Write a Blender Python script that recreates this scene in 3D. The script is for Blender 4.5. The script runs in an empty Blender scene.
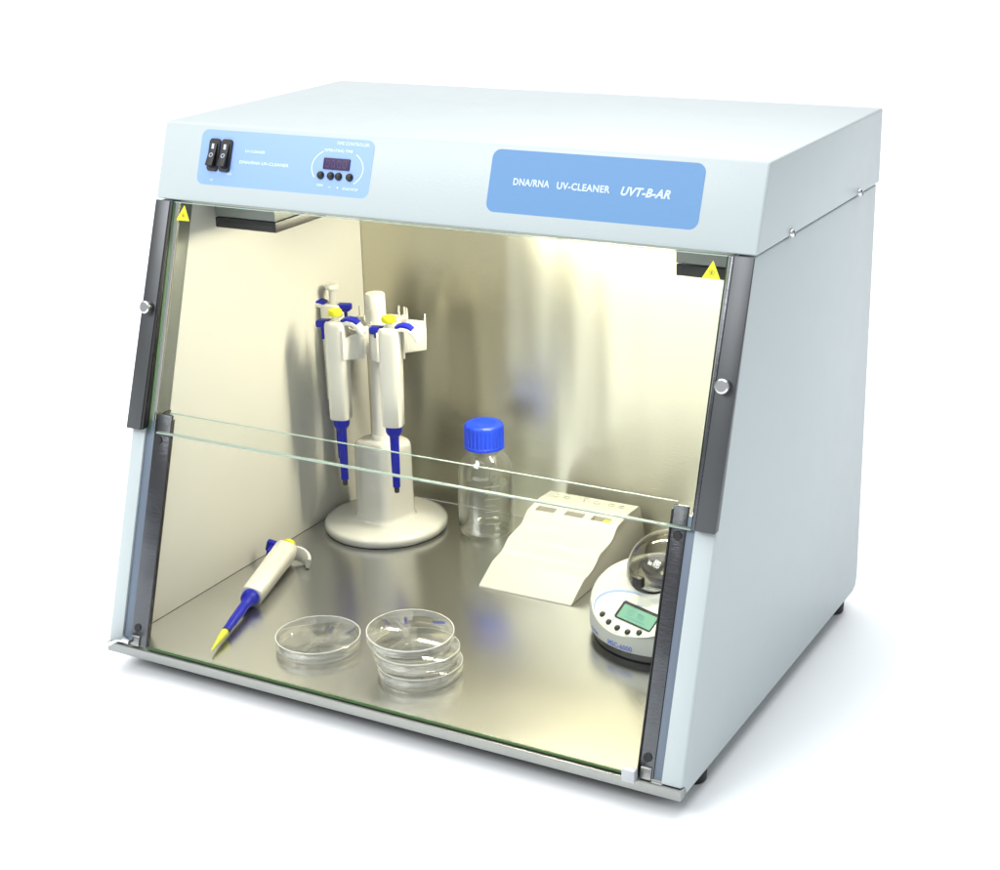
import bpy, bmesh, math, random
from mathutils import Vector, Matrix
random.seed(4)
R = math.radians
PI = math.pi
scene = bpy.context.scene
COL = scene.collection

# ------------------------------------------------------------------ materials
def mat(name):
    m = bpy.data.materials.new(name)
    m.use_nodes = True
    nt = m.node_tree
    return m, nt, nt.nodes['Principled BSDF'], nt.nodes['Material Output']

def noise_bump(nt, bsdf, scale, strength, dist=.001, detail=4, vec=None, coord='Object'):
    n = nt.nodes.new('ShaderNodeTexNoise'); n.inputs['Scale'].default_value = scale; n.inputs['Detail'].default_value = detail
    tc = nt.nodes.new('ShaderNodeTexCoord')
    if vec:
        mp = nt.nodes.new('ShaderNodeMapping'); mp.inputs['Scale'].default_value = vec
        nt.links.new(tc.outputs[coord], mp.inputs['Vector']); nt.links.new(mp.outputs[0], n.inputs['Vector'])
    else:
        nt.links.new(tc.outputs[coord], n.inputs['Vector'])
    b = nt.nodes.new('ShaderNodeBump'); b.inputs['Strength'].default_value = strength; b.inputs['Distance'].default_value = dist
    nt.links.new(n.outputs['Fac'], b.inputs['Height']); nt.links.new(b.outputs[0], bsdf.inputs['Normal'])
    return n, b

def plain(name, col, rough=.45, metal=0., coat=0., bump=None, spec=.5, var=0.):
    m, nt, b, out = mat(name)
    b.inputs['Base Color'].default_value = (*col, 1); b.inputs['Roughness'].default_value = rough
    b.inputs['Metallic'].default_value = metal; b.inputs['Coat Weight'].default_value = coat
    b.inputs['Specular IOR Level'].default_value = spec
    if bump: noise_bump(nt, b, *bump)
    if var:
        n = nt.nodes.new('ShaderNodeTexNoise'); n.inputs['Scale'].default_value = 35; n.inputs['Detail'].default_value = 5
        tc = nt.nodes.new('ShaderNodeTexCoord'); nt.links.new(tc.outputs['Object'], n.inputs['Vector'])
        mr = nt.nodes.new('ShaderNodeMapRange'); mr.inputs['To Min'].default_value = rough - var; mr.inputs['To Max'].default_value = rough + var
        nt.links.new(n.outputs['Fac'], mr.inputs['Value']); nt.links.new(mr.outputs[0], b.inputs['Roughness'])
    return m

def brushed(name, col, rough, aniso, grain_vec, wave_vec, wave_strength, rot=0., grain=.12, smudge=.06, wave_scale=1.):
    """Stainless sheet: fine grain bump along one direction, slow sheet waviness, anisotropic highlights along the UV tangent."""
    m, nt, b, out = mat(name)
    b.inputs['Base Color'].default_value = (*col, 1); b.inputs['Metallic'].default_value = 1
    b.inputs['Anisotropic'].default_value = aniso; b.inputs['Anisotropic Rotation'].default_value = rot
    tc = nt.nodes.new('ShaderNodeTexCoord')
    def noise(vec, scale, detail):
        mp = nt.nodes.new('ShaderNodeMapping'); mp.inputs['Scale'].default_value = vec
        n = nt.nodes.new('ShaderNodeTexNoise'); n.inputs['Scale'].default_value = scale; n.inputs['Detail'].default_value = detail
        nt.links.new(tc.outputs['Object'], mp.inputs['Vector']); nt.links.new(mp.outputs[0], n.inputs['Vector'])
        return n
    g = noise(grain_vec, 60, 3); w = noise(wave_vec, wave_scale, 2); s = noise((1, 1, 1), 9, 6)
    b1 = nt.nodes.new('ShaderNodeBump'); b1.inputs['Strength'].default_value = grain; b1.inputs['Distance'].default_value = .0004
    b2 = nt.nodes.new('ShaderNodeBump'); b2.inputs['Strength'].default_value = 1; b2.inputs['Distance'].default_value = wave_strength
    nt.links.new(w.outputs['Fac'], b2.inputs['Height']); nt.links.new(g.outputs['Fac'], b1.inputs['Height'])
    nt.links.new(b2.outputs[0], b1.inputs['Normal']); nt.links.new(b1.outputs[0], b.inputs['Normal'])
    mx = nt.nodes.new('ShaderNodeMath'); mx.operation = 'MULTIPLY_ADD'; mx.inputs[1].default_value = smudge * 2; mx.inputs[2].default_value = rough - smudge
    nt.links.new(s.outputs['Fac'], mx.inputs[0]); nt.links.new(mx.outputs[0], b.inputs['Roughness'])
    if aniso:
        t = nt.nodes.new('ShaderNodeTangent'); t.direction_type = 'UV_MAP'; t.uv_map = 'UVMap'
        nt.links.new(t.outputs[0], b.inputs['Tangent'])
    return m

def clear(name, tint, gl_rough=.02, glass=.0, ior=1.5, boost=1., edge=None, edge_pow=2.5):
    """Thin clear wall: mostly see-through, mirror-like at grazing angles."""
    m, nt, b, out = mat(name); nt.nodes.remove(b)
    tr = nt.nodes.new('ShaderNodeBsdfTransparent'); tr.inputs[0].default_value = (*tint, 1)
    gs = nt.nodes.new('ShaderNodeBsdfGlossy'); gs.inputs['Roughness'].default_value = gl_rough; gs.inputs[0].default_value = (1, 1, 1, 1)
    lw = nt.nodes.new('ShaderNodeLayerWeight'); lw.inputs[0].default_value = .5
    pw = nt.nodes.new('ShaderNodeMath'); pw.operation = 'POWER'; pw.inputs[1].default_value = 4.2
    nt.links.new(lw.outputs['Facing'], pw.inputs[0])
    mu = nt.nodes.new('ShaderNodeMath'); mu.operation = 'MULTIPLY_ADD'; mu.inputs[1].default_value = .9 * boost; mu.inputs[2].default_value = .04 * boost; mu.use_clamp = True
    nt.links.new(pw.outputs[0], mu.inputs[0])
    if edge:
        p2 = nt.nodes.new('ShaderNodeMath'); p2.operation = 'POWER'; p2.inputs[1].default_value = edge_pow
        mc_ = nt.nodes.new('ShaderNodeMix'); mc_.data_type = 'RGBA'; mc_.inputs[6].default_value = (*tint, 1); mc_.inputs[7].default_value = (*edge, 1)
        nt.links.new(lw.outputs['Facing'], p2.inputs[0]); nt.links.new(p2.outputs[0], mc_.inputs[0]); nt.links.new(mc_.outputs[2], tr.inputs[0])
    mx = nt.nodes.new('ShaderNodeMixShader')
    nt.links.new(mu.outputs[0], mx.inputs[0]); nt.links.new(tr.outputs[0], mx.inputs[1]); nt.links.new(gs.outputs[0], mx.inputs[2])
    last = mx
    if glass:
        g = nt.nodes.new('ShaderNodeBsdfGlass'); g.inputs['IOR'].default_value = 1.45; g.inputs['Roughness'].default_value = 0
        g.inputs[0].default_value = (*tint, 1)
        m2 = nt.nodes.new('ShaderNodeMixShader'); m2.inputs[0].default_value = glass
        nt.links.new(mx.outputs[0], m2.inputs[1]); nt.links.new(g.outputs[0], m2.inputs[2]); last = m2
    nt.links.new(last.outputs[0], out.inputs['Surface'])
    return m

def emit(name, col, s):
    m, nt, b, out = mat(name)
    b.inputs['Base Color'].default_value = (*col, 1)
    b.inputs['Emission Color'].default_value = (*col, 1); b.inputs['Emission Strength'].default_value = s
    return m

M = dict(
    paint=plain('paint', (.425, .482, .497), .36, spec=.45, bump=(420, .35, .0004, 2), var=.05),
    ground=plain('ground', (.87, .905, .93), .7),
    liner=plain('liner', (.74, .735, .69), .42, spec=.35, var=.08),
    ceiling=plain('ceiling', (.5, .5, .46), .6),
    back=brushed('back_steel', (.62, .602, .49), .335, .80, (2, 1, 16), (7, 1, .8), .011, rot=.25, grain=.55, smudge=.04),
    floor=brushed('floor_steel', (.73, .735, .725), .235, .5, (.5, 7, 1), (2.6, 3.0, 1), .006, grain=.05, smudge=.02, rot=.0),
    tray=brushed('tray_steel', (.33, .34, .33), .34, 0, (1, 30, 30), (6, 6, 6), .001),
    cover=brushed('cover_steel', (.10, .105, .11), .42, 0, (40, 40, 1), (5, 5, 8), .002, grain=.2),
    channel=brushed('channel_steel', (.11, .115, .125), .20, 0, (1, 1, 60), (3, 3, 10), .004, grain=.25),
    strip=plain('strip', (.13, .165, .215), .4, .3),
    chrome=plain('chrome', (.62, .63, .64), .16, 1.),
    black=plain('black', (.008, .008, .009), .5),
    rubber=plain('rubber', (.01, .01, .011), .6),
    housing=plain('housing', (.20, .215, .20), .45, .2),
    blue_light=plain('blue_light', (.20, .345, .66), .30, spec=.6),
    blue_plate=plain('blue_plate', (.080, .215, .43), .40, bump=(350, .2, .0004)),
    ink=plain('ink', (.50, .60, .72), .5),
    ink_soft=plain('ink_soft', (.66, .80, .95), .4),
    clip=plain('clip', (.42, .44, .47), .4),
    screen=plain('screen', (.022, .008, .06), .12),
    seg=plain('seg', (.05, .01, .12), .2),
    yellow=plain('yellow', (.80, .78, .01), .45),
    yellow_ink=plain('yellow_ink', (.10, .09, .01), .5),
    glass=clear('glass', (.975, .985, .975), .01, boost=.14),
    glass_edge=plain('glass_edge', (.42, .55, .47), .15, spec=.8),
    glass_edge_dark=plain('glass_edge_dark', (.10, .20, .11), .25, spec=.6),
    bottle=clear('bottle', (.96, .965, .95), .03, boost=2.2, edge=(.16, .16, .13), edge_pow=6),
    dish=clear('dish', (.992, .992, .99), .06, boost=1.5, edge=(.88, .88, .86)),
    white=plain('white', (.78, .77, .73), .34, spec=.45),
    stand=plain('stand', (.66, .66, .63), .18, coat=.3, bump=(140, .04, .0005)),
    pip=plain('pip', (.78, .765, .71), .36, spec=.45, bump=(260, .05, .0004)),
    rack=plain('rack', (.72, .712, .66), .45, bump=(200, .06, .0004)),
    rack_slot_shade=plain('rack_slot_shade', (.60, .58, .50), .5),  # darker copy of the rack plastic, slot shade put into the colour
    blue=plain('blue', (.004, .010, .36), .45, spec=.3),
    blue_cap=plain('blue_cap', (.006, .05, .68), .38),
    tip=plain('tip', (.62, .66, .05), .35),
    print_blue=plain('print_blue', (.12, .19, .62), .4),
    print_arc=plain('print_arc', (.30, .40, .88), .4),
    mc_body=plain('mc_body', (.56, .58, .54), .38, coat=.1),
    mc_panel=plain('mc_panel', (.66, .68, .60), .42),
    lcd=plain('lcd', (.17, .36, .27), .25),
    lcd_ink=plain('lcd_ink', (.07, .22, .26), .3),
    steel=brushed('rotor_steel', (.6, .6, .58), .2, 0, (1, 1, 30), (8, 8, 8), .001),
    tube=emit('tube', (1., .92, .69), 182.),
)

def pale_glint(name, col, k):  # half-clear pale tone, paints the light caught in clear dish edges
    m, nt, b, out = mat(name)
    b.inputs['Base Color'].default_value = (*col, 1); b.inputs['Roughness'].default_value = .12; b.inputs['Specular IOR Level'].default_value = 1
    tr = nt.nodes.new('ShaderNodeBsdfTransparent'); mx = nt.nodes.new('ShaderNodeMixShader'); mx.inputs[0].default_value = k
    nt.links.new(tr.outputs[0], mx.inputs[1]); nt.links.new(b.outputs[0], mx.inputs[2]); nt.links.new(mx.outputs[0], out.inputs['Surface'])
    return m
nt = M['rack'].node_tree; pb = nt.nodes['Principled BSDF']   # thin-walled hollow plastic lets some light through
tl = nt.nodes.new('ShaderNodeBsdfTranslucent'); tl.inputs[0].default_value = (.80, .77, .66, 1)
mx = nt.nodes.new('ShaderNodeMixShader'); mx.inputs[0].default_value = .30
nt.links.new(pb.outputs[0], mx.inputs[1]); nt.links.new(tl.outputs[0], mx.inputs[2]); nt.links.new(mx.outputs[0], nt.nodes['Material Output'].inputs['Surface'])
M['rim_glint'] = pale_glint('rim_glint', (.85, .85, .82), .5)
M['rim_glint_soft'] = pale_glint('rim_glint_soft', (.85, .85, .82), .22)

# ------------------------------------------------------------------ mesh helpers
def bm_obj(name, bm, m, parent=None, loc=(0, 0, 0), smooth=None, rot=None):
    me = bpy.data.meshes.new(name)
    bmesh.ops.recalc_face_normals(bm, faces=bm.faces[:])
    bm.to_mesh(me); bm.free()
    for x in (m if isinstance(m, (list, tuple)) else [m]): me.materials.append(M[x])
    o = bpy.data.objects.new(name, me); COL.objects.link(o)
    o.location = loc
    if rot: o.rotation_euler = rot
    if parent: o.parent = parent
    if smooth is not None:
        me.polygons.foreach_set('use_smooth', [True] * len(me.polygons))
        me.set_sharp_from_angle(angle=R(smooth))
    return o

def thing(name, label, cat, loc=(0, 0, 0), rot=(0, 0, 0), group=None):
    o = bpy.data.objects.new(name, None); COL.objects.link(o)
    o.empty_display_size = .02
    o.location = loc; o.rotation_euler = rot
    o['label'] = label; o['category'] = cat
    if group: o['group'] = group
    return o

def box(bm, x0, x1, y0, y1, z0, z1, bev=0, seg=2):
    r = bmesh.ops.create_cube(bm, size=1)
    vs = r['verts']
    bmesh.ops.scale(bm, vec=(x1 - x0, y1 - y0, z1 - z0), verts=vs)
    bmesh.ops.translate(bm, vec=((x0 + x1) / 2, (y0 + y1) / 2, (z0 + z1) / 2), verts=vs)
    if bev:
        es = list({e for v in vs for e in v.link_edges})
        bmesh.ops.bevel(bm, geom=es, offset=bev, segments=seg, affect='EDGES', profile=.5)

def prism(bm, poly, x0, x1, bev=0, seg=2, axis='x'):
    """poly of (a, b) pairs extruded along an axis: x -> (y,z), y -> (x,z), z -> (x,y)."""
    f = {'x': lambda t, a, b: (t, a, b), 'y': lambda t, a, b: (a, t, b), 'z': lambda t, a, b: (a, b, t)}[axis]
    v0 = [bm.verts.new(f(x0, a, b)) for a, b in poly]; v1 = [bm.verts.new(f(x1, a, b)) for a, b in poly]
    n = len(poly); fs = [bm.faces.new(v0), bm.faces.new(v1[::-1])]
    for i in range(n): fs.append(bm.faces.new((v0[i], v0[(i + 1) % n], v1[(i + 1) % n], v1[i])))
    if bev:
        es = list({e for f_ in fs for e in f_.edges})
        bmesh.ops.bevel(bm, geom=es, offset=bev, segments=seg, affect='EDGES', profile=.5)

def lathe(bm, prof, n=48, mi=0, cx=0, cy=0):
    rings = []
    for r, z in prof:
        if r < 1e-6: rings.append([bm.verts.new((cx, cy, z))])
        else: rings.append([bm.verts.new((cx + r * math.cos(2 * PI * i / n), cy + r * math.sin(2 * PI * i / n), z)) for i in range(n)])
    for a, b in zip(rings, rings[1:]):
        for i in range(n):
            j = (i + 1) % n
            if len(a) == 1 and len(b) == 1: continue
            if len(a) == 1: f = bm.faces.new((a[0], b[i], b[j]))
            elif len(b) == 1: f = bm.faces.new((a[i], b[0], a[j]))
            else: f = bm.faces.new((a[i], b[i], b[j], a[j]))
            f.material_index = mi
    return rings

def sup(t, rx, ry, e):
    c, s = math.cos(t), math.sin(t)
    return rx * math.copysign(abs(c) ** (2 / e), c), ry * math.copysign(abs(s) ** (2 / e), s)

def loft(bm, rings, n=40, cap=True):
    """rings of (cx, cy, z, rx, ry, exponent)."""
    vr = []
    for cx, cy, z, rx, ry, e in rings:
        vr.append([bm.verts.new((cx + sup(2 * PI * i / n, rx, ry, e)[0], cy + sup(2 * PI * i / n, rx, ry, e)[1], z)) for i in range(n)])
    for a, b in zip(vr, vr[1:]):
        for i in range(n): bm.faces.new((a[i], b[i], b[(i + 1) % n], a[(i + 1) % n]))
    if cap: bm.faces.new(vr[0][::-1]); bm.faces.new(vr[-1])

def ribbon(bm, pts, w, th, bev=.0008):
    """A strip along pts (x, z) in the XZ plane, w wide in y, tapering by the optional third value."""
    n = len(pts); rows = []
    for i, p in enumerate(pts):
        a = Vector(pts[max(i - 1, 0)][:2]); b = Vector(pts[min(i + 1, n - 1)][:2]); d = (b - a).normalized(); nn = Vector((-d.y, d.x))
        k = p[2] if len(p) > 2 else 1
        hw, ht = w / 2 * k, th / 2
        row = []
        for sy, st in ((-1, -1), (-.8, -1.25), (.8, -1.25), (1, -1), (1, 1), (.8, 1.25), (-.8, 1.25), (-1, 1)):
            q = Vector(p[:2]) + nn * ht * st
            row.append(bm.verts.new((q.x, hw * sy, q.y)))
        rows.append(row)
    for a, b in zip(rows, rows[1:]):
        for i in range(8): bm.faces.new((a[i], b[i], b[(i + 1) % 8], a[(i + 1) % 8]))
    bm.faces.new(rows[0][::-1]); bm.faces.new(rows[-1])

def rrect(w, h, r, n=6):
    pts = []
    for cx, cy, a0 in ((w / 2 - r, h / 2 - r, 0), (-w / 2 + r, h / 2 - r, 90), (-w / 2 + r, -h / 2 + r, 180), (w / 2 - r, -h / 2 + r, 270)):
        for i in range(n + 1):
            t = R(a0 + 90 * i / n); pts.append((cx + r * math.cos(t), cy + r * math.sin(t)))
    return pts

def uv_box(o, swap=False):
    me = o.data
    uv = me.uv_layers.new(name='UVMap')
    for p in me.polygons:
        n = p.normal; ax = max(range(3), key=lambda k: abs(n[k]))
        a, b = {0: (1, 2), 1: (0, 2), 2: (0, 1)}[ax]
        for li in p.loop_indices:
            c = me.vertices[me.loops[li].vertex_index].co
            uv.data[li].uv = (c[b], c[a]) if swap else (c[a], c[b])

def text_mesh(name, txt, size, m, parent, mtx, off=0., shear=0., spacing=1., sx=1.):
    c = bpy.data.curves.new(name, 'FONT'); c.body = txt; c.size = size; c.offset = off; c.shear = shear
    c.space_character = spacing; c.align_x = 'LEFT'; c.align_y = 'CENTER'; c.extrude = .00005; c.resolution_u = 3
    t = bpy.data.objects.new('tmp_text', c); COL.objects.link(t)
    bpy.context.view_layer.update()
    me = bpy.data.meshes.new_from_object(t.evaluated_get(bpy.context.evaluated_depsgraph_get()))
    bpy.data.objects.remove(t); bpy.data.curves.remove(c)
    me.materials.clear(); me.materials.append(M[m]); me.name = name
    w = max((v.co.x for v in me.vertices), default=1)
    me.transform(mtx @ Matrix.Diagonal((sx, 1, 1, 1)))
    o = bpy.data.objects.new(name, me); COL.objects.link(o)
    if parent: o.parent = parent
    return o, w * sx

def text_fit(name, txt, width, m, parent, frame, size, **k):
    """Text whose width is made to fit exactly."""
    o, w = text_mesh(name, txt, size, m, None, Matrix.Identity(4), **k)
    s = width / w
    o.data.transform(frame @ Matrix.Diagonal((s, 1, 1, 1)))
    o.parent = parent
    return o

# ------------------------------------------------------------------ measured cabinet (metres)
HW, D, H, H1, Y1, Y2 = .345, .5170, .555, .4753, .1524, .1807
HB = .342
K = Y1 / H1                       # lean of the front plane
K2 = (Y2 - Y1) / (H - H1)         # lean of the hood front
FZ = .013                         # working floor level
def fy(z, o=0.): return K * z + o
def plane_frame(x, z, k, y_of, off=0.):
    l = math.hypot(1, k)
    X = Vector((1, 0, 0)); Y = Vector((0, k / l, 1 / l)); Z = X.cross(Y)
    p = Vector((x, y_of(z), z)) + Z * off
    m = Matrix.Identity(4)
    for i in range(3): m[i][0], m[i][1], m[i][2], m[i][3] = X[i], Y[i], Z[i], p[i]
    return m
hoody = lambda z: Y1 + K2 * (z - H1)
def on_hood(x, z, off=0.): return plane_frame(x, z, K2, hoody, off)
def on_front(x, z, off=0.): return plane_frame(x, z, K, fy, off)

def plate(name, frame, w, h, r, th, m, parent, bev=0., n=6):
    bm = bmesh.new(); pts = rrect(w, h, r, n)
    v0 = [bm.verts.new((a, b, 0)) for a, b in pts]; v1 = [bm.verts.new((a, b, th)) for a, b in pts]
    bm.faces.new(v0[::-1]); top = bm.faces.new(v1)
    for i in range(len(pts)): bm.faces.new((v0[i], v0[(i + 1) % len(pts)], v1[(i + 1) % len(pts)], v1[i]))
    if bev: bmesh.ops.bevel(bm, geom=list(top.edges), offset=bev, segments=2, affect='EDGES')
    bm.transform(frame)
    return bm_obj(name, bm, m, parent, smooth=40)

# ------------------------------------------------------------------ ground
bm = bmesh.new(); box(bm, -30, 30, -30, 30, -.06, -.0205)
g = bm_obj('ground', bm, 'ground'); g['kind'] = 'structure'

# ------------------------------------------------------------------ cabinet
cab = thing('ultraviolet_cabinet', 'light grey benchtop cabinet with slanted glass front and blue plates on its hood', 'lab cabinet')

bm = bmesh.new()
prism(bm, [(Y1 - .0005, H1), (Y2, H), (D, H), (D, H1)], -HW, HW, bev=.0028, seg=3)
hood = bm_obj('hood', bm, 'paint', cab, smooth=35)
bm = bmesh.new(); box(bm, -.320, .320, Y1 + .012, D - .008, H1 - .004, H1 - .0003)
bm_obj('ceiling_plate', bm, 'ceiling', cab)

for s in (-1, 1):
    bm = bmesh.new()
    z0 = .0006
    prism(bm, [(fy(z0 + .0108, 0) , z0 + .0108), (fy(H1 - .002), H1 - .002), (D - .0015, H1 - .002), (D - .0015, z0 + .016), (D - .006, z0 + .004), (D - .016, z0), (.0125, z0), (.0125, z0 + .0108)], s * .3250, s * HB, bev=.0016, seg=3)
    sp = bm_obj('side_panel', bm, 'paint', cab, smooth=35)
    # recessed seam strip and slotted steel channel (lower half)
    def slab(name, xa, xb, za, zb, o0, o1, m, bev=.0005, parent=cab):
        b = bmesh.new()
        oa, ob = o0 if isinstance(o0, tuple) else (o0, o0)
        prism(b, [(fy(za, oa), za), (fy(zb, ob), zb), (fy(zb, o1), zb), (fy(za, o1), za)], min(xa, xb), max(xa, xb), bev=bev, seg=2)
        return bm_obj(name, b, m, parent, smooth=35)
    slab('seam_strip', s * .3121, s * .3248, .0125, .246, .002, .030, 'strip')
    ch = slab('glass_channel', s * .2972 if s > 0 else s * .2905, s * .3120, .0125, .2545, .0012, .0045, 'channel')
    for z in (.031, .2285):
        b = bmesh.new(); lathe(b, [(0, .0004), (.0040, .0004), (.0044, 0), (.0044, -.001)], 24)
        b.transform(on_front(s * .3045, z, -.0012 + .0008))
        bm_obj('bolt_hole', b, 'black', ch, smooth=40)
    # black rubber lip along the inner edge of the channel and foot block under it
    slab('rubber_lip', s * .2956 if s > 0 else s * .2885, s * .2971 if s > 0 else s * .2904, .0125, .2505, .0002, .0050, 'black', bev=.0003)
    slab('front_flange', s * (.3212 if s > 0 else .3236), s * .3409, .0116, .2420, -.0005, .018, 'paint', bev=.0008, parent=sp)
    # upper sliding cover with its clamping knob
    cv = slab('guide_cover', s * .3240, s * .3436, .2385, .4745, (-.0092, -.0015), .0005, 'cover', bev=.0010)
    slab('cover_lip', s * .3205, s * .3239, .2392, .4740, (-.0085, -.0010), .0005, 'channel' if s > 0 else 'black', bev=.0005, parent=cv)  # left lip is black: the cover's shade put into its colour
    b = bmesh.new()
    lathe(b, [(0, .0092), (.0052, .0092), (.0068, .0080), (.0068, .0030), (.0056, .0022), (.0045, .0020), (.0045, -.003)], 32)
    b.transform(on_front(s * .3330, .3625, .0052))
    kn = bm_obj('knob', b, 'chrome', cv, smooth=35)
    # stainless end block under each channel
    slab('end_block', s * .2995, s * .3105, .0120, .0225, -.001, .010, 'tray')
    # round counterweight rod and grey wall rail behind it
    p0 = Vector((s * .3195, fy(.245, .0065), .245)); p1 = Vector((s * .3195, fy(.472, .0065), .472))
    d = (p1 - p0); b = bmesh.new(); lathe(b, [(0, 0), (.0046, 0), (.0046, d.length), (0, d.length)], 24)
    b.transform(Matrix.Translation(p0) @ d.to_track_quat('Z', 'Y').to_matrix().to_4x4())
    bm_obj('slide_rod', b, 'chrome', cab, smooth=40)
    slab('wall_rail', s * .3228, s * .3249, .2470, .472, .0010, .0375, 'housing')
    slab('lower_rail', s * .3222, s * .3247, .0125, .2465, .0302, .0400, 'black')
    # white inner wall
    b = bmesh.new()
    prism(b, [(fy(FZ, .0405), FZ + .0005), (fy(H1 - .006, .0380), H1 - .006), (.5095, H1 - .006), (.5095, FZ + .0005)], s * .3232, s * .3248)
    w = bm_obj('inner_wall', b, 'liner', cab)

bm = bmesh.new(); box(bm, -.3248, .3248, .5100, .5120, FZ + .0002, H1 - .006)
bw = bm_obj('inner_back_wall', bm, 'back', cab); uv_box(bw)
bm = bmesh.new(); box(bm, -HB + .001, HB - .001, .5125, D - .0005, .0125, H1 - .002)
bm_obj('back_panel', bm, 'paint', cab)

bm = bmesh.new(); box(bm, -.3248, .3248, fy(FZ) + .0012, .5100, .0108, FZ)
fp = bm_obj('work_surface', bm, 'floor', cab); uv_box(fp)
bm = bmesh.new(); prism(bm, [(-HB, 0), (HB, 0), (HB, .0118), (.3225, .0118), (.3225, D - .012), (-.3225, D - .012), (-.3225, .0118), (-HB, .0118)], -.0002, .0105, bev=.0007, axis='z')
bm_obj('base_tray', bm, 'tray', cab, smooth=35)
for x, y in ((.3275, .074), (-.3275, .074), (.3275, .485), (-.3275, .485)):
    bm = bmesh.new(); lathe(bm, [(0, -.0205), (.0105, -.0205), (.012, -.0185), (.0125, -.009), (.0125, -.0003), (0, -.0003)], 28, cx=x - math.copysign(.003, x), cy=y)
    bm_obj('rubber_foot', bm, 'rubber', cab, smooth=40)
for y in (.240, .444):
    for s in (-1, 1):
        bm = bmesh.new(); lathe(bm, [(0, .0036), (.0022, .0034), (.0038, .0022), (.0042, .0004), (.0042, -.001)], 24)
        bm.transform(Matrix.Translation((s * .3452, y, .4782)) @ Matrix.Rotation(s * PI / 2, 4, 'Y'))
        sc = bm_obj('hood_screw', bm, 'chrome', cab, smooth=50)
        bm = bmesh.new(); box(bm, -.0030, .0030, -.0005, .0005, .0030, .0038)
        bm.transform(Matrix.Translation((s * .3452, y, .4782)) @ Matrix.Rotation(s * PI / 2, 4, 'Y') @ Matrix.Rotation(.5, 4, 'Z'))
        bm_obj('screw_slot', bm, 'black', sc)

# glass: upper sliding sash in front, lower pane behind it
def pane(name, x0, x1, z0, z1, o0, th, top_m, bot_m):
    def q(a): return [(fy(z0, o0) + a, z0), (fy(z1, o0) + a, z1)]
    l0, l1 = q(0), q(th)
    bm = bmesh.new()
    prism(bm, [l0[0], l0[1], l1[1], l1[0]], x0, x1)
    bm.normal_update()
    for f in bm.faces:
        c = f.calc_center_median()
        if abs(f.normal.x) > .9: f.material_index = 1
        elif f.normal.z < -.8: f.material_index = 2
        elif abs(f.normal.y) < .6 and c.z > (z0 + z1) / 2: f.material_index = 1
    return bm_obj(name, bm, ['glass', top_m, bot_m], cab)
pane('upper_glass_pane', -.3160, .3185, .2380, .4740, -.0045, .0042, 'glass_edge_dark', 'glass_edge')
pane('lower_glass_pane', -.2950, .2995, .0132, .2560, .0035, .0022, 'glass_edge', 'glass_edge_dark')
# finished edges of the panes
bm = bmesh.new(); prism(bm, [(fy(.2366, -.0048), .2366), (fy(.2380, -.0048), .2380), (fy(.2380, -.0002), .2380), (fy(.2366, -.0002), .2366)], -.3050, .3185, bev=.0004)
M['edge_bright'] = plain('edge_bright', (.27, .34, .30), .4, spec=.35)
bm_obj('upper_glass_edge', bm, 'edge_bright', cab, smooth=30)
bm = bmesh.new(); prism(bm, [(fy(.2560, .0035), .2560), (fy(.2566, .0035), .2566), (fy(.2566, .0057), .2566), (fy(.2560, .0057), .2560)], -.2950, .2995)
bm_obj('lower_glass_edge', bm, 'edge_bright', cab)
bm = bmesh.new(); prism(bm, [(fy(.0118, -.0004), .0118), (fy(.0138, -.0004), .0138), (fy(.0138, .0012), .0138), (fy(.0118, .0012), .0118)], -.2885, .2960)
M['seal'] = plain('seal', (.03, .085, .02), .4)
bm_obj('bottom_seal', bm, 'seal', cab)
# small clips at the lower corners of the pane
bm = bmesh.new(); box(bm, .2850, .2985, -.0060, .0025, .0095, .0225, bev=.0012)
bm_obj('glass_clip', bm, 'clip', cab, smooth=40)
bm = bmesh.new(); ribbon(bm, [(-.3365, .0105), (-.334, .0122), (-.328, .0145), (-.3225, .0185), (-.317, .0215), (-.310, .0222), (-.302, .0218)], .010, .0028)
bm.transform(Matrix.Translation((0, -.0045, 0)))
bm_obj('spring_clip', bm, 'chrome', cab, smooth=45)

# lamp housings under the hood
for s, x0, x1 in ((-1, -.3040, -.2225), (1, .2460, .3170)):
    bm = bmesh.new(); box(bm, x0, x1, .200, .40, .4495, .4705, bev=.0008)
    lh = bm_obj('lamp_housing', bm, 'housing', cab, smooth=40)
    bm = bmesh.new(); box(bm, x0 + .001, x1 + .0015, .1985, .402, .4375, .4490, bev=.001)
    bm_obj('black_frame', bm, 'black', lh, smooth=40)
    # recessed louvre in the frame underside
    bm = bmesh.new(); box(bm, x0 + .012, x1 - .010, .215, .39, .4368, .4373)
    bm_obj('filter_grille', bm, 'housing', lh)
# working lamp behind the hood lip
bm = bmesh.new(); lathe(bm, [(0, 0), (.008, 0), (.008, .37), (0, .37)], 20)
bm.transform(Matrix.Translation((-.13, .395, .458)) @ Matrix.Rotation(PI / 2, 4, 'Y'))
bm_obj('lamp_tube', bm, 'tube', cab, smooth=40)

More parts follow.
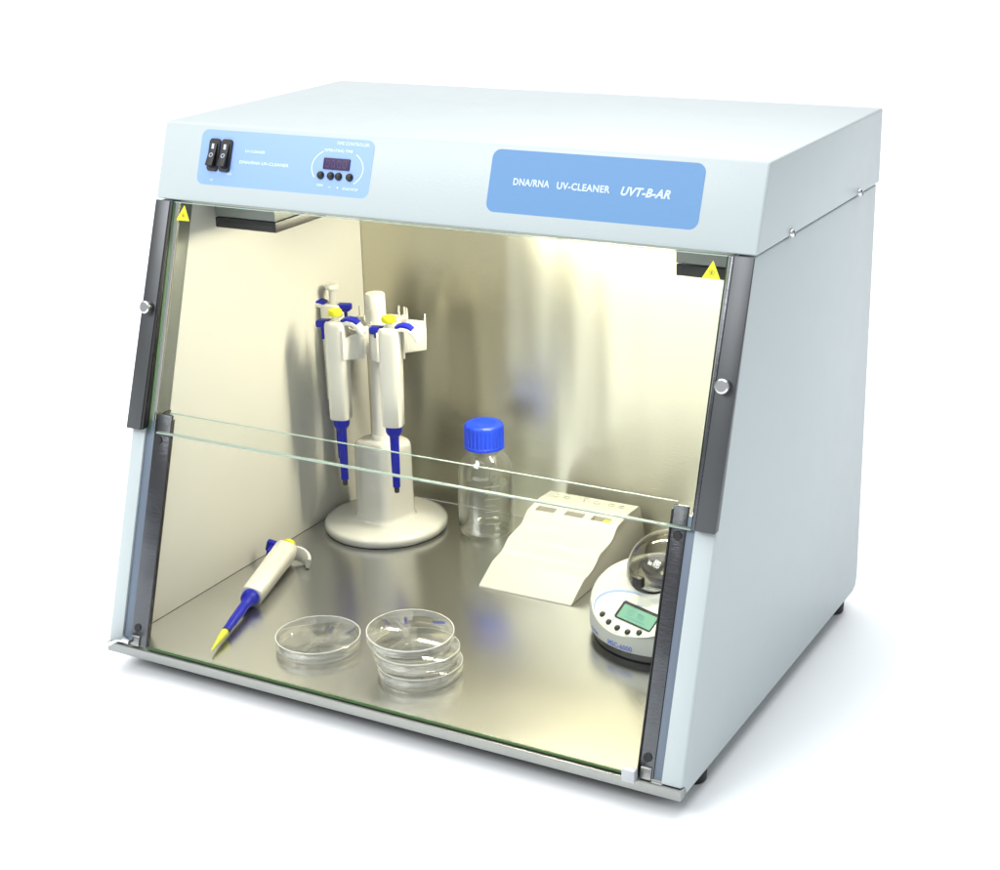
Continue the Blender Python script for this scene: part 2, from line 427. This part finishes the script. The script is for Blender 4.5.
# control plate with switches and timer
cx, cz = (-.2925 - .0730) / 2, (.4938 + .5492) / 2
LK = math.hypot(1, K2)
pl = plate('control_plate', on_hood(cx, cz), .2195, (.5492 - .4938) * LK, .0085, .0004, 'blue_light', cab, n=8)
for x in (-.2730, -.2572):
    fr = on_hood(x, .5240, .0004)
    sw = plate('rocker_switch', fr, .0138, .0345, .0030, .0022, 'black', pl, bev=.0007)
    bm = bmesh.new()
    prism(bm, [(-.0125, .0018), (-.0125, .0034), (-.003, .0048), (.0125, .0088), (.0125, .0018)], -.0045, .0045, bev=.0006)   # (y, z) in the plate frame
    bm.transform(fr @ Matrix.Rotation(PI, 4, 'Z'))
    rk = bm_obj('rocker', bm, 'black', sw, smooth=35)
    bm = bmesh.new()
    for i in range(24):
        a, b = 2 * PI * i / 24, 2 * PI * (i + 1) / 24
        v = [bm.verts.new((r * math.cos(t), r * math.sin(t) , 0)) for r, t in ((.0017, a), (.0024, a), (.0024, b), (.0017, b))]
        bm.faces.new(v)
    bm.transform(fr @ Matrix.Translation((0, -.0010, .00612)) @ Matrix.Rotation(R(-16), 4, 'X'))
    bm_obj('off_mark', bm, 'ink', rk)
    bm = bmesh.new(); box(bm, -.0014, .0014, .0060, .0112, .0042, .00445)
    bm.transform(fr)
    bm_obj('on_mark', bm, 'ink_soft', rk)
dp = plate('timer_display', on_hood(-.1156, .5243, .0004), .0320, .0116, .0006, .0012, 'screen', pl, bev=.0003)
bm = bmesh.new()
def seg7(bm, x, y, w, h, t, segs):
    R7 = dict(a=(0, w, h - t, h), g=(0, w, h / 2 - t / 2, h / 2 + t / 2), d=(0, w, 0, t), f=(0, t, h / 2, h), e=(0, t, 0, h / 2), b=(w - t, w, h / 2, h), c=(w - t, w, 0, h / 2))
    for s_ in segs:
        a, b_, c, d_ = R7[s_]; box(bm, x + a + .0001, x + b_ - .0001, y + c + .0001, y + d_ - .0001, 0, .0001)
for k in range(4): seg7(bm, -.0125 + k * .0066 + (.0006 if k > 1 else 0), -.0038, .0046, .0076, .0009, 'abcdef')
bm.transform(on_hood(-.1156, .5243, .00165))
bm_obj('display_digits', bm, 'seg', dp)
for x in (-.1336, -.1212, -.1114, -.0980):
    bm = bmesh.new(); lathe(bm, [(0, .0034), (.0022, .0032), (.0036, .0022), (.0041, .0008), (.0042, 0)], 24)
    bm.transform(on_hood(x, .5126, .0004))
    bm_obj('push_button', bm, 'black', pl, smooth=50)
def arc_strip(bm, cx_, cy_, rx, ry, a0, a1, w, n=28, z=.00015, taper=False):
    vs = []
    for i in range(n + 1):
        u = i / n; t = R(a0 + (a1 - a0) * u); ww = w * (math.sin(PI * min(max(u, .04), .96)) ** .7 if taper else 1)
        vs.append([bm.verts.new((cx_ + (rx + q * ww) * math.cos(t), cy_ + (ry + q * ww) * math.sin(t), z)) for q in (-.5, .5)])
    for a, b in zip(vs, vs[1:]): bm.faces.new((a[0], a[1], b[1], b[0]))
bm = bmesh.new()
bm.free()
for a0, a1 in ((128, 212), (-45, 48)):
    bm = bmesh.new(); arc_strip(bm, 0, 0, .0315, .0205, a0, a1, .0010)
    bm.transform(on_hood(-.1145, .5205, .0004))
    bm_obj('printed_arc', bm, 'ink_soft', pl)
for txt, x, z, w, s_ in (('TIME CONTROLLER', -.1190, .5445, .0400, .0046), ('OPERATING TIME', -.1330, .5372, .0350, .0040),
                         ('UV-CLEANER', -.2330, .5300, .0260, .0040), ('DNA/RNA UV-CLEANER', -.2390, .5190, .0640, .0046),
                         ('ON', -.1372, .5030, .0075, .0036), ('-', -.1225, .5022, .003, .0050), ('+', -.1128, .5018, .0032, .0048), ('START/STOP', -.1050, .5012, .0190, .0036),
                         ('UV', -.2745, .4990, .0040, .0032), ('LIGHT', -.2535, .5060, .0070, .0030)):
    text_fit('printed_text', txt, w, 'ink_soft', pl, on_hood(x, z, .00055), s_, off=.00004)

cx, cz = (.0635 + .2850) / 2, (.4925 + .5500) / 2
npl = plate('name_plate', on_hood(cx, cz), .2215, (.5500 - .4925) * LK, .0090, .0004, 'blue_plate', cab, n=8)
text_fit('lettering', 'DNA/RNA', .0395, 'ink', npl, on_hood(.0896, .5212, .00055), .0092, off=.00028, spacing=1.08)
text_fit('lettering', 'UV-CLEANER', .0560, 'ink', npl, on_hood(.1367, .5208, .00055), .0092, off=.00028, spacing=1.08)
text_fit('lettering', 'UVT-B-AR', .0510, 'ink', npl, on_hood(.2030, .5205, .00055), .0112, off=.0004, shear=.28, spacing=1.06)

# yellow warning triangles stuck to the glass
for x, z in ((-.3005, .4625), (.3062, .4600)):
    fr = on_front(x, z, .0048)
    bm = bmesh.new()
    prism(bm, [(-.0088, -.0078), (.0088, -.0078), (0, .0085)], 0, .0003, axis='z', bev=0)
    bm.transform(fr)
    ws = bm_obj('warning_sticker', bm, 'yellow', cab)
    bm = bmesh.new(); arc_strip(bm, 0, -.0025, .0026, .0024, 0, 360, .0005, 20); box(bm, -.0004, .0004, -.0034, -.0012, 0, .0002)
    arc_strip(bm, 0, -.0025, .0012, .0012, 0, 360, .0004, 14)
    bm.transform(fr @ Matrix.Translation((0, 0, .0003)))
    bm_obj('warning_symbol', bm, 'yellow_ink', ws)

# ------------------------------------------------------------------ pipette stand
SX, SY = -.2395, .4101
st = thing('pipette_stand', 'white carousel pipette stand on a round base beside the left wall', 'pipette stand', (SX, SY, FZ))
bm = bmesh.new()
lathe(bm, [(0, .0006), (.0765, .0006), (.0782, .003), (.0782, .0085), (.0762, .0115), (.070, .0132), (.050, .0150), (.0445, .0158), (0, .0158)], 96)
bm_obj('base', bm, 'stand', st, smooth=50)
bm = bmesh.new(); lathe(bm, [(0, 0), (.0770, 0), (.0770, .0008), (0, .0008)], 64); bm_obj('rubber_pad', bm, 'rubber', st)
bm = bmesh.new()
loft(bm, [(0, 0, .0150, .0365, .0350, 3.0), (0, 0, .0172, .0335, .0320, 3.4), (0, 0, .022, .0320, .0305, 3.8), (0, 0, .040, .0316, .0301, 3.8), (0, 0, .106, .0310, .0295, 3.8),
          (0, 0, .1115, .0306, .0291, 3.6), (0, 0, .1145, .0290, .0275, 3.4), (0, 0, .1160, .0270, .0255, 3.0), (0, 0, .1168, .020, .019, 2.4), (0, 0, .1185, .0150, .0145, 2), (0, 0, .124, .0128, .0126, 2)], 72)
bm.transform(Matrix.Rotation(R(-13), 4, 'Z'))
bm_obj('column', bm, 'stand', st, smooth=50)
bm = bmesh.new()
lathe(bm, [(0, .110), (.0125, .115), (.0112, .130), (.0106, .20), (.0106, .245), (.0128, .2455), (.0132, .268), (.0126, .2685), (.0126, .2850), (.0121, .2853), (.0121, .2860), (.0126, .2863), (.0122, .3030), (.0112, .3048), (0, .3050)], 40)
bm_obj('pole', bm, 'white', st, smooth=40)
A0 = R(29.31)   # the stand's own turn
def polar(deg):  # angle measured in the stand's frame
    a = R(deg); rt = Vector((math.cos(A0), math.sin(A0))); tc = Vector((math.sin(A0), -math.cos(A0)))
    return rt * math.cos(a) + tc * math.sin(a)
for deg in (70, 142, 214, 286, 358):
    d = polar(deg); ang = math.atan2(d.y, d.x)
    bm = bmesh.new()
    box(bm, .010, .040, -.0022, .0022, .232, .266, bev=.0005)
    box(bm, .0365, .0390, -.0175, .0175, .236, .268, bev=.0006)
    for sy in (-1, 1):
        prism(bm, [(.030, .232), (.030, .268), (.0585, .262), (.0585, .272), (.0605, .272), (.0605, .236)], sy * .0160 - .0012, sy * .0160 + .0012, bev=.0004, axis='y')
        prism(bm, [(.0365, .266), (.0390, .266), (.0385, .280), (.0370, .280)], sy * .0165 - .001, sy * .0165 + .001, axis='y')
    bm_obj('holder_arm', bm, 'white', st, smooth=35, rot=(0, 0, ang))

# ------------------------------------------------------------------ pipettes: local +z towards the button, +x towards the finger hook
def make_pipette(label, loc, rot, knob_m, raised=0., tip=False, group='adjustable pipettes'):
    t = thing('pipette', label, 'pipette', loc, rot, group)
    bm = bmesh.new()
    loft(bm, [(0, 0, .0875, .0118, .0112, 3.2), (0, 0, .0885, .0126, .0118, 3.4), (.0003, 0, .130, .0131, .0121, 3.4), (.0006, 0, .180, .0136, .0124, 3.4),
              (.0008, 0, .204, .0138, .0126, 3.4), (.0008, 0, .2085, .0134, .0122, 3.2), (.0008, 0, .2110, .0118, .0108, 2.8)], 48)
    ribbon(bm, [(.004, .2050, 1.05), (.011, .2085, 1.05), (.017, .2105, 1.05), (.023, .2095, 1.0), (.0285, .2055, .95), (.0325, .2000, .85), (.0345, .1945, .7)], .0175, .0036)
    bd = bm_obj('handle', bm, 'pip', t, smooth=40)
    bm = bmesh.new()
    ribbon(bm, [(.009, .2118, .9), (.016, .2140, 1.0), (.0235, .2128, 1.0), (.0290, .2088, .85)], .0150, .0030)
    bm_obj('finger_pad', bm, 'blue', bd, smooth=40)
    bm = bmesh.new()
    box(bm, -.0235, -.0060, -.0072, .0072, .2030, .2115, bev=.0022, seg=3); box(bm, -.0175, -.0135, -.0046, .0046, .188, .2045, bev=.001)
    bm_obj('ejector_button', bm, 'blue', t, smooth=40)
    bm = bmesh.new()
    lathe(bm, [(0, .088), (.0100, .0882), (.0102, .0860), (.0099, .0795), (.0082, .0760), (.0059, .0735), (.0056, .068), (.0054, .045), (.0051, .024), (.0047, .0225), (.0046, .0075), (.0034, .0072), (0, .0072)], 32)
    bm_obj('shaft', bm, 'blue', t, smooth=40)
    if not tip:
        bm = bmesh.new(); lathe(bm, [(0, .0085), (.0034, .0085), (.0031, .0005), (.0026, 0), (0, 0)], 24)
        bm_obj('nozzle', bm, 'black', t, smooth=40)
    else:
        bm = bmesh.new(); lathe(bm, [(0, .0080), (.0041, .0078), (.0041, .0040), (0, .0038)], 24); bm_obj('nozzle', bm, 'black', t, smooth=40)
        bm = bmesh.new(); lathe(bm, [(.0001, .0040), (.0044, .0040), (.0046, .0030), (.0040, -.006), (.0030, -.016), (.0010, -.036), (.0005, -.0365), (0, -.0365)], 24)
        bm_obj('disposable_tip', bm, 'tip', t, smooth=40)
    bm = bmesh.new()
    z = .2115 + raised
    lathe(bm, [(0, .20), (.0042, .2005), (.0042, z + .0045), (.0046, z + .0050), (.0078, z + .0062), (.0086, z + .0078), (.0086, z + .0112), (.0076, z + .0130), (.0050, z + .0138), (0, z + .0140)], 32)
    for f in bm.faces:
        if f.calc_center_median().z > z + .0048: f.material_index = 1
    bm_obj('plunger_button', bm, ['white', knob_m], t, smooth=40)
    return t
def hung(deg, r, TZ, label, hookdeg, **k):
    d = polar(deg) * r; h = polar(hookdeg); return make_pipette(label, (SX + d.x, SY + d.y, TZ), (0, 0, math.atan2(h.y, h.x)), **k)
hung(70, .056, .0782, 'upright pipette with yellow button hanging at the front right of the stand, nearest the bottle', 12, knob_m='yellow')
hung(142, .058, .0835, 'upright pipette with yellow button hanging on the left side of the stand', 15, knob_m='yellow')
hung(214, .067, .0850, 'upright pipette with white raised button, behind the others near the left wall', 195, knob_m='white', raised=.012)

# the pipette lying on the work surface
tip0 = Vector((-.2130, .0222, .0185)); kn1 = Vector((-.2880, .2665, .0310))
d = (kn1 - tip0).normalized()
xa = Vector((.92, .25, -.28)); xa = (xa - d * xa.dot(d)).normalized(); ya = d.cross(xa)
m = Matrix((xa, ya, d)).transposed()
lp = make_pipette('pipette lying on the steel surface with a yellow tip pointing at the front edge', tip0 + d * .0365, m.to_euler(), 'yellow', tip=True)

# ------------------------------------------------------------------ bottle
bt = thing('lab_bottle', 'clear glass laboratory bottle with blue screw cap, standing right of the pipette stand', 'bottle', (-.1135, .4471, FZ))
bm = bmesh.new()
outer = [(0, .0012), (.026, .0004), (.0305, .0016), (.0338, .0050), (.0350, .010), (.0350, .078), (.0344, .086), (.0320, .094), (.0275, .102), (.0215, .109), (.0172, .113), (.0150, .117), (.0146, .128), (.0150, .132)]
inner = [(.0128, .132), (.0126, .118), (.0150, .112), (.0195, .1075), (.0255, .1005), (.0300, .0928), (.0326, .085), (.0331, .078), (.0331, .011), (.0315, .006), (.0270, .0038), (0, .0046)]
lathe(bm, outer + inner, 72)
bm_obj('bottle_glass', bm, 'bottle', bt, smooth=60)
bm = bmesh.new()
n = 120; prof = [(.0245, .1135), (.0250, .1140), (.0250, .1175), (.0243, .1180), (.0243, .1400), (.0236, .1432), (.0215, .1450), (.0150, .1455), (.0140, .1450), (0, .1450)]
rings = lathe(bm, prof, n)
for k_ in (3, 4):
    for i, v in enumerate(rings[k_]):
        s_ = 1 + (.018 if (i // 2) % 2 else -.006); v.co.x *= s_; v.co.y *= s_
bm.faces.new([v for v in rings[0]])
bm_obj('screw_cap', bm, 'blue_cap', bt, smooth=30)
bm = bmesh.new()   # printed graduation marks, on the right of the front
for k_ in range(7):
    z = .024 + k_ * .0082; arc = 20 if k_ % 2 else 32
    a0 = -62; nseg = 8; rr = .03515
    vs = [[bm.verts.new((rr * math.cos(R(a0 + arc * i / nseg)), rr * math.sin(R(a0 + arc * i / nseg)), z + q)) for q in (0, .0005)] for i in range(nseg + 1)]
    for a, b in zip(vs, vs[1:]): bm.faces.new((a[0], b[0], b[1], a[1]))
bm_obj('graduations', bm, 'white', bt)

# ------------------------------------------------------------------ white stepped work rack
rk = thing('workstation_rack', 'cream white stepped plastic rack with three slots, in front of the back wall', 'rack', (.0185, .300, FZ))
prof = [(0, 0), (.002, .0020), (.033, .0185), (.038, .0198), (.056, .0212), (.062, .0240), (.072, .0330), (.078, .0350), (.104, .0372), (.110, .0395), (.119, .0490), (.125, .0520), (.150, .0550), (.158, .0560), (.184, .0545), (.187, .0525), (.206, 0)]
bm = bmesh.new(); prism(bm, prof, -.0605, .0605, bev=.0011, seg=2)
bd = bm_obj('rack_body', bm, 'rack', rk, smooth=28)
# cut three slots with their floors into the upper slope
cut = bmesh.new()
for x in (-.0385, .0, .0355): box(cut, x - .0125, x + .0125, .1255, .1365, .040, .070, bev=.001)
me = bpy.data.meshes.new('cut'); cut.to_mesh(me); cut.free()
me.materials.append(M['rack_slot_shade'])
co = bpy.data.objects.new('cut', me); COL.objects.link(co); co.location = (.0185, .300, FZ)
bd.data.materials.append(M['rack_slot_shade'])
md = bd.modifiers.new('b', 'BOOLEAN'); md.object = co; md.operation = 'DIFFERENCE'; md.solver = 'EXACT'
try: md.material_mode = 'TRANSFER'
except Exception: pass
bpy.context.view_layer.update()
ev = bpy.data.meshes.new_from_object(bd.evaluated_get(bpy.context.evaluated_depsgraph_get()))
bd.modifiers.clear(); bd.data = ev; ev.name = 'rack_body'
bpy.data.objects.remove(co)
# yellow tip lying in the third slot, label mouldings on the top deck
bm = bmesh.new(); box(bm, .0375, .0470, .1262, .1358, .0403, .0515, bev=.0012)
o = bm_obj('pipette_tip_box', bm, 'tip', None, (.0185, .300, FZ), smooth=40)
o['label'] = 'small yellow tip lying in the right slot of the white rack'; o['category'] = 'tip'
bm = bmesh.new()
for x in (-.044, -.030, -.004, .010, .030, .044):
    lathe(bm, [(.0044, -.002), (.0044, .0012), (.0036, .0016), (.0030, .0012), (.0028, -.002)], 20, cx=x, cy=.170)
for v in bm.verts: v.co.z += .0555 - .07 * (v.co.y - .165)
bm_obj('tube_collars', bm, 'rack', rk, smooth=40)

# ------------------------------------------------------------------ mini centrifuge
mc = thing('mini_centrifuge', 'round grey-white mini centrifuge with green display and clear domed lid, behind the right frame', 'centrifuge', (.203, .292, FZ), (0, 0, R(-20)))
bm = bmesh.new(); lathe(bm, [(0, 0), (.078, 0), (.0825, .0015), (.0835, .0100), (.080, .0105), (0, .0105)], 72); bm_obj('black_base', bm, 'black', mc, smooth=40)
bm = bmesh.new()
prof = [(0, .0095), (.0835, .0095), (.0862, .0108), (.0868, .016), (.0864, .034), (.0850, .043), (.0815, .0515), (.0750, .0590), (.0660, .0645), (.0560, .0685), (.0500, .0700), (.0470, .0705), (.0455, .0690), (.0440, .0560), (0, .0550)]
lathe(bm, prof, 96)
# flat sloping control panel facing forward
PN = Vector((0, -.80, 1)).normalized(); PP = Vector((0, -.0870, .0265))
r = bmesh.ops.bisect_plane(bm, geom=bm.verts[:] + bm.edges[:] + bm.faces[:], plane_co=PP, plane_no=PN, clear_outer=True)
ed = [e for e in r['geom_cut'] if isinstance(e, bmesh.types.BMEdge)]
bmesh.ops.triangle_fill(bm, edges=ed, use_beauty=True)
bm_obj('body_shell', bm, 'mc_body', mc, smooth=28)
X = Vector((1, 0, 0)); Y = PN.cross(X).normalized()
def on_panel(x, y, off):
    m = Matrix.Identity(4); p = PP + X * x + Y * y + PN * off
    for i in range(3): m[i][0], m[i][1], m[i][2], m[i][3] = X[i], Y[i], PN[i], p[i]
    return m
bm = bmesh.new(); lathe(bm, [(0, .0002), (1, .0002), (1, 0)], 64)
bm.transform(on_panel(.004, .0270, 0) @ Matrix.Diagonal((.0500, .0235, 1, 1)))
pn = bm_obj('control_panel', bm, 'mc_panel', mc)
bm = bmesh.new(); arc_strip(bm, .004, .0275, .0490, .0240, 90, 218, .0036, 40, z=.0004, taper=True)
bm.transform(on_panel(0, 0, 0)); bm_obj('blue_arc', bm, 'print_arc', pn)
ds = plate('display_bezel', on_panel(.0150, .0285, .0002), .0530, .0215, .0030, .0008, 'black', pn)
lc = plate('display', on_panel(.0165, .0275, .0012), .0480, .0165, .0010, .0003, 'lcd', ds)
bm = bmesh.new()
for k_, s_ in enumerate(('abcdfg', 'abcdef')): seg7(bm, -.0150 + k_ * .0150, -.002, .0034, .0062, .0007, s_); seg7(bm, -.0100 + k_ * .0150, -.002, .0034, .0062, .0007, 'abcdef')
box(bm, -.0150, .0140, -.0052, -.0044, 0, .0001)
bm.transform(on_panel(.0165, .0275, .0016)); bm_obj('display_digits', bm, 'lcd_ink', lc)
for x, y in ((-.0265, .0150), (-.0130, .0100), (.0015, .0080), (.0165, .0085), (.0300, .0130)):
    bm = bmesh.new(); lathe(bm, [(0, .0022), (.0022, .0021), (.0031, .0012), (.0034, 0)], 24); bm.transform(on_panel(x, y, .0002))
    bm_obj('push_button', bm, 'black', pn, smooth=50)
for txt, x, y, w in (('RPM', -.012, .0395, .006), ('TIME', .006, .0398, .007), ('SPIN', -.0390, .0300, .0065), ('MIX', -.0390, .0255, .005), ('RUN', -.0370, .0185, .006)):
    text_fit('printed_text', txt, w, 'print_arc', pn, on_panel(x, y, .0004), .0032)
bm = bmesh.new()
for x, y in ((-.0115, .0135), (.0015, .0118)): prism(bm, [(x, y), (x + .0032, y + .001), (x + .0008, y + .0034)], 0, .0001, axis='z')
bm.transform(on_panel(0, 0, .0003)); bm_obj('printed_marks', bm, 'print_arc', pn)
def wrap_text(txt, a_mid, z, size, r0):
    o, w = text_mesh('printed_text', txt, size, 'print_blue', mc, Matrix.Identity(4), off=.00014)
    for v in o.data.vertices:
        a = R(a_mid) + (v.co.x - w / 2) / r0; rr = r0 + v.co.z
        v.co = (rr * math.cos(a), rr * math.sin(a), z + v.co.y)
wrap_text('MSC-6000', -84, .0150, .0078, .08690)
wrap_text('BioSan', -113, .0158, .0062, .08690)
# lid, bowl and rotor
bm = bmesh.new(); N = 14
lathe(bm, [(.0455, .0690), (.0470, .0695)] + [(.0470 * math.cos(R(90 * i / N)) ** 1.08 if i < N else 0, .0705 + .0470 * math.sin(R(90 * i / N))) for i in range(N + 1)], 64)
M['lid'] = clear('lid', (.66, .65, .61), .05, boost=2.0, edge=(.22, .22, .20))
bm_obj('clear_lid', bm, 'lid', mc, smooth=60)
bm = bmesh.new(); lathe(bm, [(0, .0560), (.030, .0565), (.0420, .062), (.0436, .0698)], 48); bm_obj('bowl', bm, 'steel', mc, smooth=50)
bm = bmesh.new(); lathe(bm, [(0, .0570), (.012, .0572), (.026, .066), (.030, .075), (.028, .0775), (.0150, .0725), (.007, .0760), (.0065, .088), (.004, .0895), (0, .090)], 40)
M['rotor'] = plain('rotor_dark', (.10, .10, .10), .3, .8)
ro = bm_obj('rotor', bm, 'rotor', mc, smooth=40)
bm = bmesh.new(); box(bm, -.006, .006, -.052, -.044, .068, .080, bev=.0016); bm_obj('lid_latch', bm, 'black', mc, smooth=40)

# ------------------------------------------------------------------ petri dishes
def shell(bm, r, h, t, up=True, n=72, z=0, foot=0):
    """Open shallow cup with thin wall; up=False turns it over."""
    p = [(0, 0), (r - .0012, 0), (r, .0010), (r, h - .0005), (r - t / 2, h), (r - t, h - .0005), (r - t, t + .0008), (r - t - .001, t), (0, t)]
    if not up: p = [(a, h - b) for a, b in p]
    lathe(bm, [(a, b + z) for a, b in p], n)
def petri(label, loc, rot, r, ang, divided):
    t = thing('petri_dish', label, 'petri dish', loc, rot, 'clear petri dishes')
    bm = bmesh.new(); shell(bm, r - .0022, .0125, .0011, True)
    for k_ in range(3 if divided else 0):
        b = bmesh.new(); box(b, 0, r - .0036, -.0005, .0005, .0012, .0090)
        b.transform(Matrix.Rotation(R(ang + 120 * k_), 4, 'Z')); bm_obj('divider', b, 'rim_glint_soft', t)
    b = bmesh.new(); lathe(b, [(r - .0050, .0014), (r - .0024, .0014), (r - .0020, .0002), (r - .0052, .0002)], 72); bm_obj('base_glint', b, 'rim_glint_soft', t, smooth=40)  # pale ring added as the bright line round the dish floor
    bm_obj('dish_base', bm, 'dish', t, smooth=50)
    bm = bmesh.new(); shell(bm, r, .0080, .0011, False, z=.0060)
    ld = bm_obj('dish_lid', bm, 'dish', t, smooth=50)
    for rr, zz, mm in ((r, .0138, 'rim_glint'), (r, .0064, 'rim_glint_soft')):  # pale rings paint the bright glints along the lid edges
        bm = bmesh.new(); lathe(bm, [(rr - .0011, zz - .0004), (rr + .0001, zz - .0004), (rr + .0001, zz + .0004), (rr - .0004, zz + .0006), (rr - .0011, zz + .0004), (rr - .0011, zz - .0004)], 72)
        bm_obj('rim_glint', bm, mm, ld, smooth=60)
    return t
petri('clear petri dish standing alone beside the lying pipette', (-.1215, .0910, FZ + .0002), (0, 0, 0), .0462, 30, True)
petri('lowest clear petri dish of the stack of three', (.0096, .0886, FZ + .0002), (0, 0, 1), .0448, 60, True)
petri('middle clear petri dish of the stack of three', (.0045, .0905, FZ + .0146), (R(1.0), R(1.4), 2), .0455, 10, False)
petri('topmost clear petri dish of the stack of three, shifted to the left', (-.0055, .0955, FZ + .0290), (R(-1.2), R(-2.4), 3), .0462, 95, True)

# ------------------------------------------------------------------ world, lights, camera
w = bpy.data.worlds.new('World'); scene.world = w; w.use_nodes = True
bg = w.node_tree.nodes['Background']; bg.inputs[0].default_value = (.99, .995, 1., 1); bg.inputs[1].default_value = .60
def area(name, loc, target, size, power, col=(1, 1, 1), sy=None):
    l = bpy.data.lights.new(name, 'AREA'); l.energy = power; l.color = col; l.size = size
    if sy: l.shape = 'RECTANGLE'; l.size_y = sy
    o = bpy.data.objects.new(name, l); COL.objects.link(o); o.location = loc
    o.rotation_euler = (Vector(target) - Vector(loc)).to_track_quat('-Z', 'Y').to_euler()
area('softbox_top', (-3.4, 8.0, 9.0), (-3.4, 8.0, 0), 14, 2900, (1, 1, 1), 30)
area('softbox_high', (-1.2, -3.2, 3.2), (0, .2, .4), 1.6, 85, (1, 1, 1))
area('softbox_front', (-1.66, -1.64, 1.80), (-.15, .17, .52), .7, 12, (1, 1, 1), .45)

cam = bpy.data.cameras.new('camera'); co = bpy.data.objects.new('camera', cam); COL.objects.link(co)
co.location = (.85972, -1.22502, .82999); co.rotation_euler = (1.23262, .02677, .51159)
cam.sensor_width = 36; cam.lens = 36 * 1668.264 / 1000
cam.shift_x = .00655; cam.shift_y = -.00633; cam.clip_start = .05; cam.clip_end = 200
scene.camera = co
scene.view_settings.view_transform = 'Standard'; scene.view_settings.look = 'None'
scene.view_settings.exposure = 0; scene.view_settings.gamma = 1
scene.render.engine = 'CYCLES'
cy = scene.cycles
cy.max_bounces = 14; cy.transparent_max_bounces = 40; cy.transmission_bounces = 12; cy.glossy_bounces = 6
cy.sample_clamp_indirect = 6; cy.caustics_refractive = False; cy.caustics_reflective = False; cy.use_denoising = True
try: cy.denoiser = 'OPENIMAGEDENOISE'
except Exception: pass
